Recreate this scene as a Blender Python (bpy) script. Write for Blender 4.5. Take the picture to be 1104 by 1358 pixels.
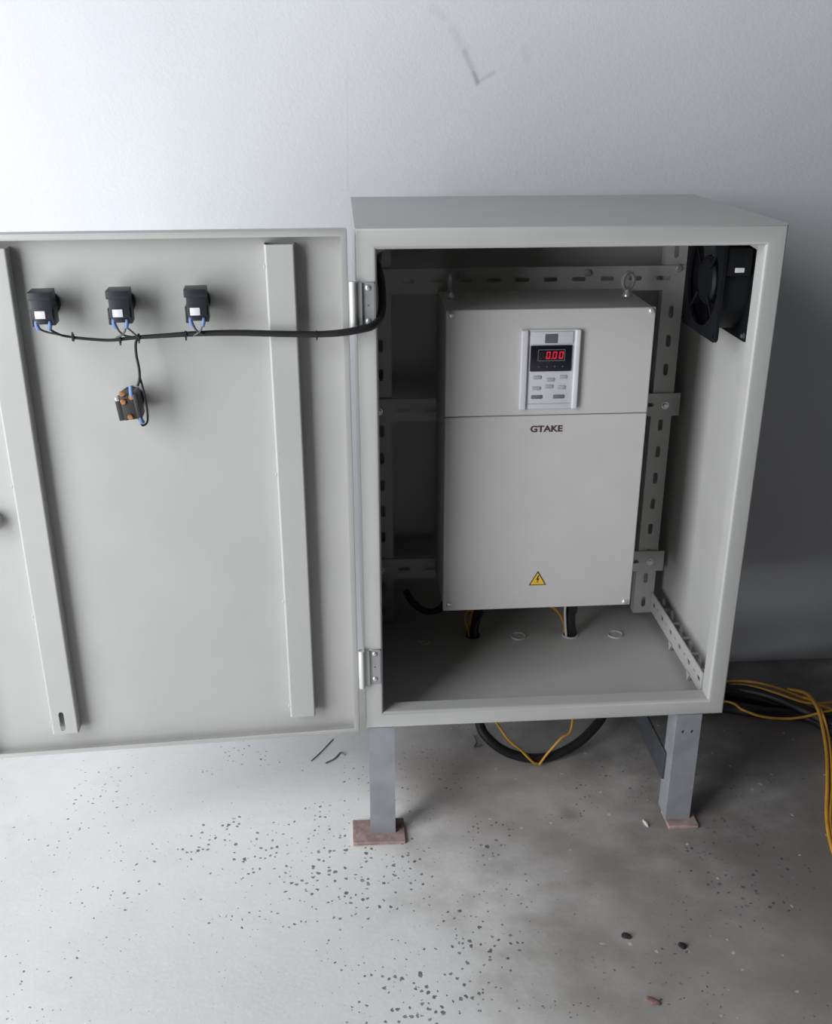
import bpy, bmesh, math, random
from mathutils import Vector, Matrix
from mathutils.geometry import tessellate_polygon

for o in list(bpy.data.objects):
    bpy.data.objects.remove(o, do_unlink=True)
scene = bpy.context.scene
C = scene.collection
random.seed(4)
PI = math.pi

# ------------------------------------------------------------------ camera
CAM = Vector((-0.0178, -1.4133, 0.9753))
YAW, PITCH, ROLL, FPX = 0.0710, 0.3954, -0.0007, 1352.74
def cam_axes():
    f = Vector((math.sin(YAW)*math.cos(PITCH), math.cos(YAW)*math.cos(PITCH), -math.sin(PITCH)))
    r = Vector((math.cos(YAW), -math.sin(YAW), 0.0))
    u = r.cross(f)
    c, s = math.cos(ROLL), math.sin(ROLL)
    return c*r + s*u, -s*r + c*u, f
CR, CU, CF = cam_axes()
cd = bpy.data.cameras.new('camera')
cam = bpy.data.objects.new('camera', cd)
C.objects.link(cam)
cd.sensor_fit = 'VERTICAL'
cd.sensor_height = 36.0
cd.lens = FPX/1358.0*36.0
cd.clip_start = 0.02
cam.matrix_world = Matrix(((CR.x, CU.x, -CF.x, CAM.x), (CR.y, CU.y, -CF.y, CAM.y), (CR.z, CU.z, -CF.z, CAM.z), (0, 0, 0, 1)))
scene.camera = cam
def ray(px, py): return CF + ((px-552.0)*CR - (py-679.0)*CU)/FPX
def at_z(px, py, z):
    d = ray(px, py); return CAM + d*((z-CAM.z)/d.z)
def at_y(px, py, y):
    d = ray(px, py); return CAM + d*((y-CAM.y)/d.y)

# ------------------------------------------------------------------ light and exposure
FLOOR = -0.224
WALL_Y = 0.525
LEFT_X = -3.10                       # where the unseen left wall, with its added slant, meets the back wall
SPLAY = math.radians(34)             # unseen left wall; slant and doorway made up to fit the daylight panel
ADDED_DOORWAY = Vector((-1.76, -1.38, 0.0))
OPEN_W, OPEN_TOP = 1.35, 2.70
WALL_N = Vector((math.cos(SPLAY), math.sin(SPLAY), 0.0)); WALL_T = Vector((-math.sin(SPLAY), math.cos(SPLAY), 0.0))
w = bpy.data.worlds.new('overcast_sky'); scene.world = w
w.use_nodes = True
w.node_tree.nodes['Background'].inputs[0].default_value = (0.80, 0.88, 1.0, 1)
w.node_tree.nodes['Background'].inputs[1].default_value = 0.12
ld = bpy.data.lights.new('daylight_in_doorway', 'AREA')
ld.shape = 'RECTANGLE'
ld.size = OPEN_W
ld.size_y = OPEN_TOP-FLOOR
ld.energy = 48.0
ld.color = (0.955, 0.972, 1.0)
lo = bpy.data.objects.new('daylight_in_doorway', ld); C.objects.link(lo)
lo.location = ADDED_DOORWAY-WALL_N*0.03+Vector((0, 0, (OPEN_TOP+FLOOR)/2))
lo.rotation_euler = WALL_N.to_track_quat('-Z', 'Y').to_euler()
vs = scene.view_settings
vs.view_transform = 'Standard'
vs.look = 'None'
vs.exposure = 1.07
vs.gamma = 1.0
vs.use_curve_mapping = False

# ------------------------------------------------------------------ materials
def nodes_of(name):
    m = bpy.data.materials.new(name); m.use_nodes = True
    nt = m.node_tree
    return m, nt, nt.nodes['Principled BSDF']
def coord(nt, scale=1.0):
    tc = nt.nodes.new('ShaderNodeTexCoord'); return tc.outputs['Object']
def noise(nt, vec, scale, detail=3.0, rough=0.5):
    n = nt.nodes.new('ShaderNodeTexNoise')
    n.inputs['Scale'].default_value = scale; n.inputs['Detail'].default_value = detail
    n.inputs['Roughness'].default_value = rough
    nt.links.new(vec, n.inputs['Vector']); return n.outputs['Fac']
def mrange(nt, v, a, b, c, d, smooth=True):
    n = nt.nodes.new('ShaderNodeMapRange')
    n.interpolation_type = 'SMOOTHSTEP' if smooth else 'LINEAR'
    nt.links.new(v, n.inputs[0])
    for i, x in enumerate((a, b, c, d)): n.inputs[1+i].default_value = x
    return n.outputs[0]
def mixc(nt, fac, c1, c2):
    n = nt.nodes.new('ShaderNodeMix'); n.data_type = 'RGBA'
    if isinstance(fac, float): n.inputs[0].default_value = fac
    else: nt.links.new(fac, n.inputs[0])
    for i, c in ((6, c1), (7, c2)):
        if isinstance(c, tuple): n.inputs[i].default_value = (*c, 1)
        else: nt.links.new(c, n.inputs[i])
    return n.outputs[2]
def mth(nt, op, a, b=None, clamp=False):
    n = nt.nodes.new('ShaderNodeMath'); n.operation = op; n.use_clamp = clamp
    for i, x in enumerate((a, b)):
        if x is None: continue
        if isinstance(x, (int, float)): n.inputs[i].default_value = x
        else: nt.links.new(x, n.inputs[i])
    return n.outputs[0]
def vmth(nt, op, a, b=None, out=0):
    n = nt.nodes.new('ShaderNodeVectorMath'); n.operation = op
    for i, x in enumerate((a, b)):
        if x is None: continue
        if isinstance(x, (tuple, Vector)): n.inputs[i].default_value = tuple(x)
        else: nt.links.new(x, n.inputs[i])
    return n.outputs[out]
def bump(nt, bsdf, height, strength, dist):
    b = nt.nodes.new('ShaderNodeBump')
    b.inputs['Strength'].default_value = strength; b.inputs['Distance'].default_value = dist
    nt.links.new(height, b.inputs['Height']); nt.links.new(b.outputs[0], bsdf.inputs['Normal'])
def seg_dist(nt, P, A, B):
    A, B = Vector(A), Vector(B); AB = B-A
    pa = vmth(nt, 'SUBTRACT', P, A)
    t = mth(nt, 'MULTIPLY', vmth(nt, 'DOT_PRODUCT', pa, AB, out=1), 1.0/AB.length_squared, clamp=True)
    sc = nt.nodes.new('ShaderNodeVectorMath'); sc.operation = 'SCALE'
    sc.inputs[0].default_value = tuple(AB); nt.links.new(t, sc.inputs['Scale'])
    return vmth(nt, 'LENGTH', vmth(nt, 'SUBTRACT', pa, sc.outputs[0]), out=1), t

MATS = {}
def plain(name, col, rough=0.5, metal=0.0, var=0.06, nscale=30.0, bmp=0.0, bscale=400.0, spec=0.5):
    m, nt, b = nodes_of(name)
    P = coord(nt)
    f = noise(nt, P, nscale)
    lo_ = tuple(c*(1-var) for c in col); hi_ = tuple(min(1, c*(1+var)) for c in col)
    nt.links.new(mixc(nt, mrange(nt, f, 0.3, 0.7, 0, 1), lo_, hi_), b.inputs['Base Color'])
    b.inputs['Roughness'].default_value = rough
    b.inputs['Metallic'].default_value = metal
    b.inputs['Specular IOR Level'].default_value = spec
    if bmp: bump(nt, b, noise(nt, P, bscale, 2.0), bmp, 0.001)
    MATS[name] = m
    return m
plain('cabinet_paint', (0.435, 0.435, 0.42), 0.42, var=0.025, nscale=9, bmp=0.12, bscale=900)
plain('drive_paint', (0.56, 0.55, 0.54), 0.5, var=0.02, nscale=12, bmp=0.12, bscale=1200)
plain('rail_paint', (0.42, 0.42, 0.405), 0.5, var=0.04)
plain('leg_steel', (0.30, 0.31, 0.335), 0.45, 0.25, var=0.10, nscale=22, bmp=0.1, bscale=300)
plain('shaded_steel', (0.055, 0.058, 0.066), 0.55, 0.2, var=0.15, nscale=22)  # stretcher colour darkened to hold the shade under the cabinet
plain('rust', (0.34, 0.245, 0.225), 0.9, var=0.25, nscale=60, bmp=0.6, bscale=250)
plain('black_plastic', (0.016, 0.019, 0.026), 0.42, var=0.15)
plain('dark_block', (0.03, 0.026, 0.025), 0.5, var=0.2)
plain('fan_black', (0.0045, 0.005, 0.0075), 0.55, var=0.15, spec=0.3)
plain('cable_black', (0.012, 0.012, 0.014), 0.5, var=0.2)
plain('cable_grey', (0.07, 0.07, 0.075), 0.5, var=0.15)
plain('yellow_wire', (0.60, 0.30, 0.035), 0.45, var=0.12)
plain('white_wire', (0.6, 0.6, 0.6), 0.5)
plain('white_label', (0.74, 0.74, 0.78), 0.5, var=0.05)
plain('blue_sleeve', (0.13, 0.22, 0.42), 0.45, var=0.1)
plain('copper', (0.72, 0.36, 0.16), 0.35, 0.85, var=0.1)
plain('zinc', (0.66, 0.68, 0.70), 0.30, 0.65, var=0.06)
plain('dull_zinc', (0.42, 0.42, 0.42), 0.45, 0.6, var=0.08)
plain('hinge_metal', (0.70, 0.70, 0.69), 0.38, 0.25, var=0.03)
plain('keypad_shell', (0.60, 0.60, 0.63), 0.4, var=0.02)
plain('keypad_rail', (0.66, 0.66, 0.69), 0.35, var=0.02)
plain('keypad_latch', (0.12, 0.12, 0.13), 0.5)
plain('display_black', (0.010, 0.010, 0.018), 0.25, var=0.1)
plain('display_rim', (0.10, 0.13, 0.12), 0.4)
plain('key_grey', (0.40, 0.40, 0.43), 0.5)
plain('key_dark', (0.17, 0.17, 0.19), 0.5)
plain('segment_dim', (0.05, 0.02, 0.02), 0.4)
plain('logo_ink', (0.07, 0.035, 0.04), 0.5)
plain('warning_yellow', (0.80, 0.50, 0.04), 0.45)
plain('ink_black', (0.02, 0.02, 0.02), 0.5)
plain('chip_black', (0.018, 0.018, 0.02), 0.7, var=0.3)
plain('pale_chip', (0.62, 0.53, 0.45), 0.7, var=0.2, nscale=120)
plain('red_scrap', (0.25, 0.15, 0.13), 0.8, var=0.3, nscale=120)
plain('offcut_grey', (0.20, 0.19, 0.19), 0.6)
plain('outer_wall', (0.06, 0.06, 0.065), 0.85)
m, nt, b = nodes_of('led_red')
b.inputs['Base Color'].default_value = (0.3, 0.01, 0.02, 1)
b.inputs['Emission Color'].default_value = (1.0, 0.03, 0.06, 1)
b.inputs['Emission Strength'].default_value = 0.22
MATS['led_red'] = m

# painted plaster wall: roller texture, a smeared mark, a fine vertical seam
m, nt, b = nodes_of('wall_plaster')
P = coord(nt)
col = mixc(nt, mrange(nt, noise(nt, P, 3.0, 4), 0.3, 0.7, 0, 1), (0.69, 0.70, 0.735), (0.725, 0.735, 0.765))
wob = mth(nt, 'MULTIPLY', mth(nt, 'SUBTRACT', noise(nt, P, 45, 4), 0.5), 0.008)
for A, B, wd, st in (((0.206, WALL_Y, 1.030), (0.229, WALL_Y, 0.983), 0.010, 0.30), ((0.222, WALL_Y, 0.998), (0.230, WALL_Y, 0.982), 0.006, 0.45), ((0.230, WALL_Y, 0.982), (0.258, WALL_Y, 0.997), 0.006, 0.24),
                     ((0.15, WALL_Y, 1.098), (0.168, WALL_Y, 1.086), 0.013, 0.12), ((0.31, WALL_Y, 1.035), (0.318, WALL_Y, 1.02), 0.012, 0.10),
                     ((0.186, WALL_Y, 1.065), (0.206, WALL_Y, 1.030), 0.016, 0.14), ((0.305, WALL_Y, 0.832), (0.306, WALL_Y, 0.826), 0.004, 0.25),
                     ((0.0, WALL_Y, 1.02), (-0.003, WALL_Y, 0.80), 0.0028, 0.08)):
    d, t = seg_dist(nt, P, A, B)
    d = mth(nt, 'ADD', d, wob) if wd > 0.003 else d
    f = mrange(nt, d, 0.0, wd, st, 0.0)
    col = mixc(nt, f, col, (0.27, 0.26, 0.25))
nt.links.new(col, b.inputs['Base Color'])
b.inputs['Roughness'].default_value = 0.75
h = mth(nt, 'ADD', noise(nt, P, 110, 4, 0.6), mth(nt, 'MULTIPLY', noise(nt, P, 330, 2), 0.5))
bump(nt, b, h, 0.16, 0.003)
MATS['wall_plaster'] = m

# ground concrete with exposed dark aggregate
m, nt, b = nodes_of('concrete')
P = coord(nt)
n1 = noise(nt, P, 2.2, 5, 0.6); n2 = noise(nt, P, 9.0, 5, 0.65); n3 = noise(nt, P, 140, 3)
col = mixc(nt, mrange(nt, n1, 0.35, 0.68, 0, 1), (0.72, 0.715, 0.70), (0.82, 0.815, 0.805))
col = mixc(nt, mrange(nt, n2, 0.50, 0.75, 0, 0.35), col, (0.64, 0.615, 0.59))
col = mixc(nt, mrange(nt, n3, 0.45, 0.75, 0, 0.30), col, (0.84, 0.835, 0.825))
# damp brownish stains with ragged edges over the middle and right of the slab, deepened to paint in light falloff and cabinet shadow
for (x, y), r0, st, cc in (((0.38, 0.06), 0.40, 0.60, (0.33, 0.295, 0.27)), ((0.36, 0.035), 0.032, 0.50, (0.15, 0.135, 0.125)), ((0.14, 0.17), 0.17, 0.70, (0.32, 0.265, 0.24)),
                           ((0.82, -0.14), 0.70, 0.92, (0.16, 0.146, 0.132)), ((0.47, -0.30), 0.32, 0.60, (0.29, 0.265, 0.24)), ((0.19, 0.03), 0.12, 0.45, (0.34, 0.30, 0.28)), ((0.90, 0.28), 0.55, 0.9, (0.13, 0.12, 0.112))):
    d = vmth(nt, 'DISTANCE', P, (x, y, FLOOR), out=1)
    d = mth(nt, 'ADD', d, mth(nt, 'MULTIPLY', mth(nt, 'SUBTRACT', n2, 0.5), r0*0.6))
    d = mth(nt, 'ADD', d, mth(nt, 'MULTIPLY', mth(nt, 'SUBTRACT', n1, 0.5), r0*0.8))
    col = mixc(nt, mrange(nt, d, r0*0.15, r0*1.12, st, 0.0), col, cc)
# aggregate
vo = nt.nodes.new('ShaderNodeTexVoronoi'); vo.inputs['Scale'].default_value = 112.0
vd = nt.nodes.new('ShaderNodeVectorMath'); vd.operation = 'ADD'
nt.links.new(P, vd.inputs[0])
sn = nt.nodes.new('ShaderNodeTexNoise'); sn.inputs['Scale'].default_value = 160.0
nt.links.new(P, sn.inputs['Vector'])
sv = nt.nodes.new('ShaderNodeVectorMath'); sv.operation = 'SCALE'; sv.inputs['Scale'].default_value = 0.007
nt.links.new(sn.outputs['Color'], sv.inputs[0]); nt.links.new(sv.outputs[0], vd.inputs[1])
nt.links.new(vd.outputs[0], vo.inputs['Vector'])
sep = nt.nodes.new('ShaderNodeSeparateColor'); nt.links.new(vo.outputs['Color'], sep.inputs[0])
size = mrange(nt, sep.outputs[0], 0.25, 1.0, 0.0, 0.44, False)
patch = mrange(nt, noise(nt, P, 5.0, 2), 0.44, 0.60, 0.26, 0.62)
for (x, y), r0 in (((-0.02, -0.09), 0.20), ((-0.23, 0.0), 0.14), ((0.08, -0.36), 0.15), ((0.64, -0.10), 0.20), ((0.2, -0.02), 0.08), ((0.16, -0.25), 0.12)):
    d = vmth(nt, 'DISTANCE', P, (x, y, FLOOR), out=1)
    d = mth(nt, 'ADD', d, mth(nt, 'MULTIPLY', mth(nt, 'SUBTRACT', n2, 0.5), 0.16))
    patch = mth(nt, 'MAXIMUM', patch, mrange(nt, d, r0*0.3, r0, 1.0, 0.0))
thr = mth(nt, 'MULTIPLY', size, patch)
spk = mth(nt, 'LESS_THAN', vo.outputs['Distance'], thr)
shade = mixc(nt, sep.outputs[1], (0.05, 0.055, 0.075), (0.22, 0.22, 0.245))
col = mixc(nt, mth(nt, 'MULTIPLY', spk, 0.85), col, shade)
# a few white chips
vo2 = nt.nodes.new('ShaderNodeTexVoronoi'); vo2.inputs['Scale'].default_value = 26.0
nt.links.new(vd.outputs[0], vo2.inputs['Vector'])
wsp = mth(nt, 'LESS_THAN', vo2.outputs['Distance'], 0.075)
col = mixc(nt, mth(nt, 'MULTIPLY', wsp, 0.5), col, (0.78, 0.77, 0.75))
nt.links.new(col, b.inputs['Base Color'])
b.inputs['Roughness'].default_value = 0.62
bump(nt, b, mth(nt, 'ADD', n3, mth(nt, 'MULTIPLY', n2, 2.0)), 0.12, 0.002)
MATS['concrete'] = m

# ------------------------------------------------------------------ mesh helpers
def world_of(o):
    mm = o.matrix_basis.copy(); q = o.parent
    while q: mm = q.matrix_basis @ mm; q = q.parent
    return mm
def obj(name, bm, mat, parent=None, smooth=40.0, origin=None):
    bmesh.ops.recalc_face_normals(bm, faces=bm.faces)
    me = bpy.data.meshes.new(name)
    o = bpy.data.objects.new(name, me); C.objects.link(o)
    if parent is not None:
        o.parent = parent
        bm.transform(world_of(parent).inverted())
    elif origin is not None:
        bm.transform(Matrix.Translation(-Vector(origin))); o.location = origin
    bm.to_mesh(me); bm.free()
    if smooth:
        for p in me.polygons: p.use_smooth = True
        me.set_sharp_from_angle(angle=math.radians(smooth))
    me.materials.append(MATS[mat])
    return o
def tag(o, label, cat, group=None):
    o['label'] = label; o['category'] = cat
    if group: o['group'] = group
    return o
def thing(name, label, cat, loc, group=None):
    o = bpy.data.objects.new(name, None); C.objects.link(o)
    o.location = loc; o.empty_display_size = 0.05
    return tag(o, label, cat, group)
def struct(name, bm, mat):
    o = obj(name, bm, mat, smooth=0); o['kind'] = 'structure'
    return o
def box(bm, x0, x1, y0, y1, z0, z1, bev=0.0, seg=2, M=None):
    g = bmesh.new()
    vs_ = [g.verts.new((x, y, z)) for x in (x0, x1) for y in (y0, y1) for z in (z0, z1)]
    for f in ((0, 1, 3, 2), (4, 6, 7, 5), (0, 4, 5, 1), (2, 3, 7, 6), (0, 2, 6, 4), (1, 5, 7, 3)):
        g.faces.new([vs_[i] for i in f])
    if bev: bmesh.ops.bevel(g, geom=list(g.edges), offset=bev, segments=seg, affect='EDGES', profile=0.5)
    if M: g.transform(M)
    join(bm, g)
    return bm
def join(bm, g):
    mp = {v: bm.verts.new(v.co) for v in g.verts}
    for f in g.faces:
        try: bm.faces.new([mp[v] for v in f.verts])
        except ValueError: pass
    g.free()
def plate(bm, outer, holes, t0, t1, fn):
    """flat plate with real holes; outer/holes are 2D loops, fn(a, b, t) -> xyz"""
    loops = [outer]+list(holes)
    tris = tessellate_polygon([[Vector((a, c, 0)) for a, c in L] for L in loops])
    pts = [p for L in loops for p in L]
    lo_ = [bm.verts.new(fn(a, c, t0)) for a, c in pts]
    hi_ = [bm.verts.new(fn(a, c, t1)) for a, c in pts]
    for t in tris:
        bm.faces.new([lo_[i] for i in t]); bm.faces.new([hi_[i] for i in reversed(t)])
    k = 0
    for L in loops:
        n = len(L)
        for i in range(n):
            j = (i+1) % n
            bm.faces.new((lo_[k+i], lo_[k+j], hi_[k+j], hi_[k+i]))
        k += n
    return bm
def rect(a0, a1, b0, b1, r=0.0, n=4):
    if not r: return [(a0, b0), (a1, b0), (a1, b1), (a0, b1)]
    out = []
    for cx, cy, s in ((a1-r, b0+r, -90), (a1-r, b1-r, 0), (a0+r, b1-r, 90), (a0+r, b0+r, 180)):
        for i in range(n+1):
            t = math.radians(s+90*i/n); out.append((cx+r*math.cos(t), cy+r*math.sin(t)))
    return out
def slot(ca, cb, la, lb):
    return rect(ca-la/2, ca+la/2, cb-lb/2, cb+lb/2, min(la, lb)/2*0.96, 3)
def circ(ca, cb, r, n=24):
    return [(ca+r*math.cos(2*PI*i/n), cb+r*math.sin(2*PI*i/n)) for i in range(n)]
def ring_sweep(bm, prof, W, Hh):
    """closed profile of (inset, y) swept with mitres round the W x H rectangle in XZ"""
    cols = []
    for s, y in prof:
        cols.append([bm.verts.new(v) for v in ((s, y, s), (W-s, y, s), (W-s, y, Hh-s), (s, y, Hh-s))])
    n = len(cols)
    for i in range(n):
        j = (i+1) % n
        for k in range(4):
            l = (k+1) % 4
            bm.faces.new((cols[i][k], cols[i][l], cols[j][l], cols[j][k]))
    return bm
def thicken(path, t):
    """offset an open 2D path to its left by t and close it"""
    off = []
    for i, p in enumerate(path):
        a = path[max(i-1, 0)]; c = path[min(i+1, len(path)-1)]
        d = Vector((c[0]-a[0], c[1]-a[1])).normalized()
        off.append((p[0]-d.y*t, p[1]+d.x*t))
    return path+off[::-1]
def prism(bm, prof, fn, t0, t1):
    return plate(bm, prof, [], t0, t1, fn)
def spline(pts, n=8):
    P_ = [Vector(p) for p in pts]
    P_ = [P_[0]*2-P_[1]]+P_+[P_[-1]*2-P_[-2]]
    out = []
    for i in range(1, len(P_)-2):
        a, b_, c, d = P_[i-1:i+3]
        for k in range(n):
            t = k/n
            out.append(0.5*((2*b_)+(c-a)*t+(2*a-5*b_+4*c-d)*t*t+(3*b_-a-3*c+d)*t**3))
    out.append(P_[-2].copy())
    return out
def tube(bm, pts, r, seg=10, n=8, smooth=True):
    path = spline(pts, n) if smooth else [Vector(p) for p in pts]
    N = len(path)
    rr = (lambda t: r) if not callable(r) else r
    T = [(path[min(i+1, N-1)]-path[max(i-1, 0)]).normalized() for i in range(N)]
    up = Vector((0, 0, 1)) if abs(T[0].z) < 0.9 else Vector((1, 0, 0))
    x = T[0].cross(up).normalized()
    rings = []
    for i in range(N):
        x = (x-T[i]*x.dot(T[i])).normalized(); y = T[i].cross(x)
        q = rr(i/(N-1))
        rings.append([bm.verts.new(path[i]+(x*math.cos(2*PI*k/seg)+y*math.sin(2*PI*k/seg))*q) for k in range(seg)])
    for i in range(N-1):
        for k in range(seg):
            l = (k+1) % seg
            bm.faces.new((rings[i][k], rings[i][l], rings[i+1][l], rings[i+1][k]))
    bm.faces.new(rings[0][::-1]); bm.faces.new(rings[-1])
    return bm
def lathe(bm, prof, M, seg=20):
    """profile of (radius, height) turned about local Z, placed by matrix M"""
    rings = []
    for r, h_ in prof:
        if r < 1e-6: rings.append([bm.verts.new(M @ Vector((0, 0, h_)))])
        else: rings.append([bm.verts.new(M @ Vector((r*math.cos(2*PI*k/seg), r*math.sin(2*PI*k/seg), h_))) for k in range(seg)])
    for a, c in zip(rings, rings[1:]):
        for k in range(seg):
            l = (k+1) % seg
            if len(a) == 1 and len(c) == 1: continue
            if len(a) == 1: bm.faces.new((a[0], c[k], c[l]))
            elif len(c) == 1: bm.faces.new((a[k], c[0], a[l]))
            else: bm.faces.new((a[k], a[l], c[l], c[k]))
    for R_ in (rings[0], rings[-1]):
        if len(R_) > 1: bm.faces.new(R_)
    return bm
def axis_m(loc, d):
    """matrix whose local Z points along d"""
    return Matrix.Translation(loc) @ Vector(d).to_track_quat('Z', 'Y').to_matrix().to_4x4()
def copy_tree(o, parent=None):
    c = o.copy(); C.objects.link(c)
    if parent is not None: c.parent = parent
    for ch in list(o.children): copy_tree(ch, c)
    return c
def text_mesh(txt, size, M, extrude=0.0004, stretch=1.0):
    cu = bpy.data.curves.new('t', 'FONT'); cu.body = txt; cu.size = size
    cu.align_x = 'CENTER'; cu.align_y = 'CENTER'; cu.extrude = extrude; cu.offset = size*0.03
    cu.resolution_u = 3
    to = bpy.data.objects.new('t', cu); C.objects.link(to)
    dg = bpy.context.evaluated_depsgraph_get()
    me = bpy.data.meshes.new_from_object(to.evaluated_get(dg))
    bm = bmesh.new(); bm.from_mesh(me)
    bm.transform(M @ Matrix.Diagonal((stretch, 1, 1, 1)))
    bpy.data.objects.remove(to); bpy.data.meshes.remove(me); bpy.data.curves.remove(cu)
    return bm

# ------------------------------------------------------------------ the room
RX, FY, CZ = 5.0, -6.0, 3.4
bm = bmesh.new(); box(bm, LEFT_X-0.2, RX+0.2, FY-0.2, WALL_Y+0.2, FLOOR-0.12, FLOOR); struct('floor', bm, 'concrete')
bm = bmesh.new(); box(bm, LEFT_X-0.2, RX+0.2, WALL_Y, WALL_Y+0.2, FLOOR, CZ); struct('wall_back', bm, 'wall_plaster')
bm = bmesh.new(); box(bm, RX, RX+0.2, FY, WALL_Y, FLOOR, CZ); struct('wall_right', bm, 'outer_wall')
bm = bmesh.new(); box(bm, LEFT_X-0.2, RX+0.2, FY-0.2, FY, FLOOR, CZ); struct('wall_front', bm, 'outer_wall')
bm = bmesh.new(); box(bm, LEFT_X-0.2, RX+0.2, FY-0.2, WALL_Y+0.2, CZ, CZ+0.15); struct('ceiling', bm, 'outer_wall')
bm = bmesh.new()
TA, TB = (FY-ADDED_DOORWAY.y)/WALL_T.y, (WALL_Y-ADDED_DOORWAY.y)/WALL_T.y
plate(bm, [(TA, FLOOR), (-OPEN_W/2, FLOOR), (-OPEN_W/2, OPEN_TOP), (OPEN_W/2, OPEN_TOP), (OPEN_W/2, FLOOR), (TB, FLOOR), (TB, CZ), (TA, CZ)], [], -0.20, 0.0,
      lambda a, c, t: tuple(ADDED_DOORWAY+WALL_T*a+WALL_N*t+Vector((0, 0, c))))
struct('unseen_wall_left', bm, 'outer_wall')  # unseen wall, its slant and opening added around the light panel

# ------------------------------------------------------------------ the cabinet
W, D, H = 0.601, 0.414, 0.800
cab = thing('electrical_cabinet', 'pale grey sheet steel control cabinet on legs with its door swung open', 'cabinet', (W/2, D/2, FLOOR))
T = 0.002
R1 = 0.004
PB = 0.0121
bm = bmesh.new(); box(bm, 0, W, PB, D, H-T, H); obj('top_panel', bm, 'cabinet_paint', cab)
for x0 in (0, W-T):
    bm = bmesh.new(); box(bm, x0, x0+T, PB, D, T, H-T); obj('side_panel', bm, 'cabinet_paint', cab)
bm = bmesh.new(); box(bm, T, W-T, D-T, D, T, H-T); obj('back_panel', bm, 'cabinet_paint', cab)
KN = [(0.116, 0.270, 0.010), (0.213, 0.290, 0.0125), (0.299, 0.280, 0.0145), (0.399, 0.279, 0.0145), (0.486, 0.273, 0.0145)]
bm = bmesh.new()
plate(bm, rect(0, W, PB, D-T), [circ(KN[i][0], KN[i][1], KN[i][2]) for i in (1, 3)], 0.0, T, lambda a, c, t: (a, c, t))
bottom = obj('bottom_panel', bm, 'cabinet_paint', cab)
for i, (x, y, r) in enumerate(KN):
    bm = bmesh.new()
    if i in (1, 3): lathe(bm, [(r*0.86, T), (r*1.1, T), (r*1.1, T+0.0022), (r*0.95, T+0.003), (r*0.86, T+0.0022), (r*0.86, T)], Matrix.Translation((x, y, 0)), 28); nm = 'grommet'
    else: lathe(bm, [(0, T+0.0008), (r*0.80, T+0.0008), (r*0.88, T+0.0024), (r*0.96, T+0.0028), (r, T+0.0018), (r*1.02, T)], Matrix.Translation((x, y, 0)), 28); nm = 'knockout'
    obj(nm, bm, 'cabinet_paint' if i != 1 else 'cable_black', bottom)
# front frame: bent sheet with rounded outer edge and a return lip
path = [(0.0, 0.012), (0.0, R1)]
for i in range(1, 5):
    t = PI/2*i/4; path.append((R1-R1*math.cos(t), R1-R1*math.sin(t)))
FWD, R2 = 0.0295, 0.006
path += [(FWD-R2, 0.0)]
for i in range(1, 7):
    t = PI/2*i/6; path.append((FWD-R2+R2*math.sin(t), R2-R2*math.cos(t)))
path += [(FWD, 0.030)]
bm = bmesh.new(); ring_sweep(bm, thicken(path, 0.0015), W, H)
frame = obj('front_frame', bm, 'cabinet_paint', cab)
# small folded gussets in the two upper corners of the lip
for sx in (0, 1):
    bm = bmesh.new()
    x0 = FWD if sx == 0 else W-FWD; s = 1 if sx == 0 else -1
    plate(bm, [(x0, H-FWD), (x0+s*0.018, H-FWD), (x0, H-FWD-0.010)], [], 0.026, 0.029, lambda a, c, t: (a, t, c))
    obj('corner_gusset', bm, 'cabinet_paint', frame)

# hinges
def make_hinge(zc):
    bm = bmesh.new()
    lathe(bm, [(0, -0.034), (0.0048, -0.034), (0.0052, -0.033), (0.0052, 0.033), (0.0048, 0.034), (0, 0.034)], Matrix.Translation((-0.0045, -0.0075, zc)), 18)
    hg = obj('hinge', bm, 'hinge_metal', cab)
    bm = bmesh.new(); box(bm, 0.0065, 0.0255, -0.0022, -0.0001, zc-0.032, zc+0.032, 0.0006, 1)
    box(bm, -0.003, 0.0085, -0.0060, -0.0022, zc-0.032, zc+0.032, 0.0005, 1)
    obj('hinge_leaf', bm, 'dull_zinc', hg)
    bm = bmesh.new(); box(bm, 0.0255, 0.0270, -0.0030, -0.0001, zc-0.030, zc+0.030)
    obj('leaf_edge', bm, 'key_dark', hg)
    for dz in (-0.022, 0.024):
        bm = bmesh.new()
        lathe(bm, [(0, 0.0024), (0.0022, 0.0022), (0.0042, 0.0010), (0.0046, 0)], axis_m((0.0165, -0.0022, zc+dz), (0, -1, 0)), 16)
        obj('hinge_screw', bm, 'zinc', hg)
    bm = bmesh.new(); lathe(bm, [(0, 0.0006), (0.0014, 0.0005), (0.0016, 0)], axis_m((0.0165, -0.0022, zc), (0, -1, 0)), 10)
    obj('rivet', bm, 'key_dark', hg)
make_hinge(0.696); make_hinge(0.118)

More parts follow.
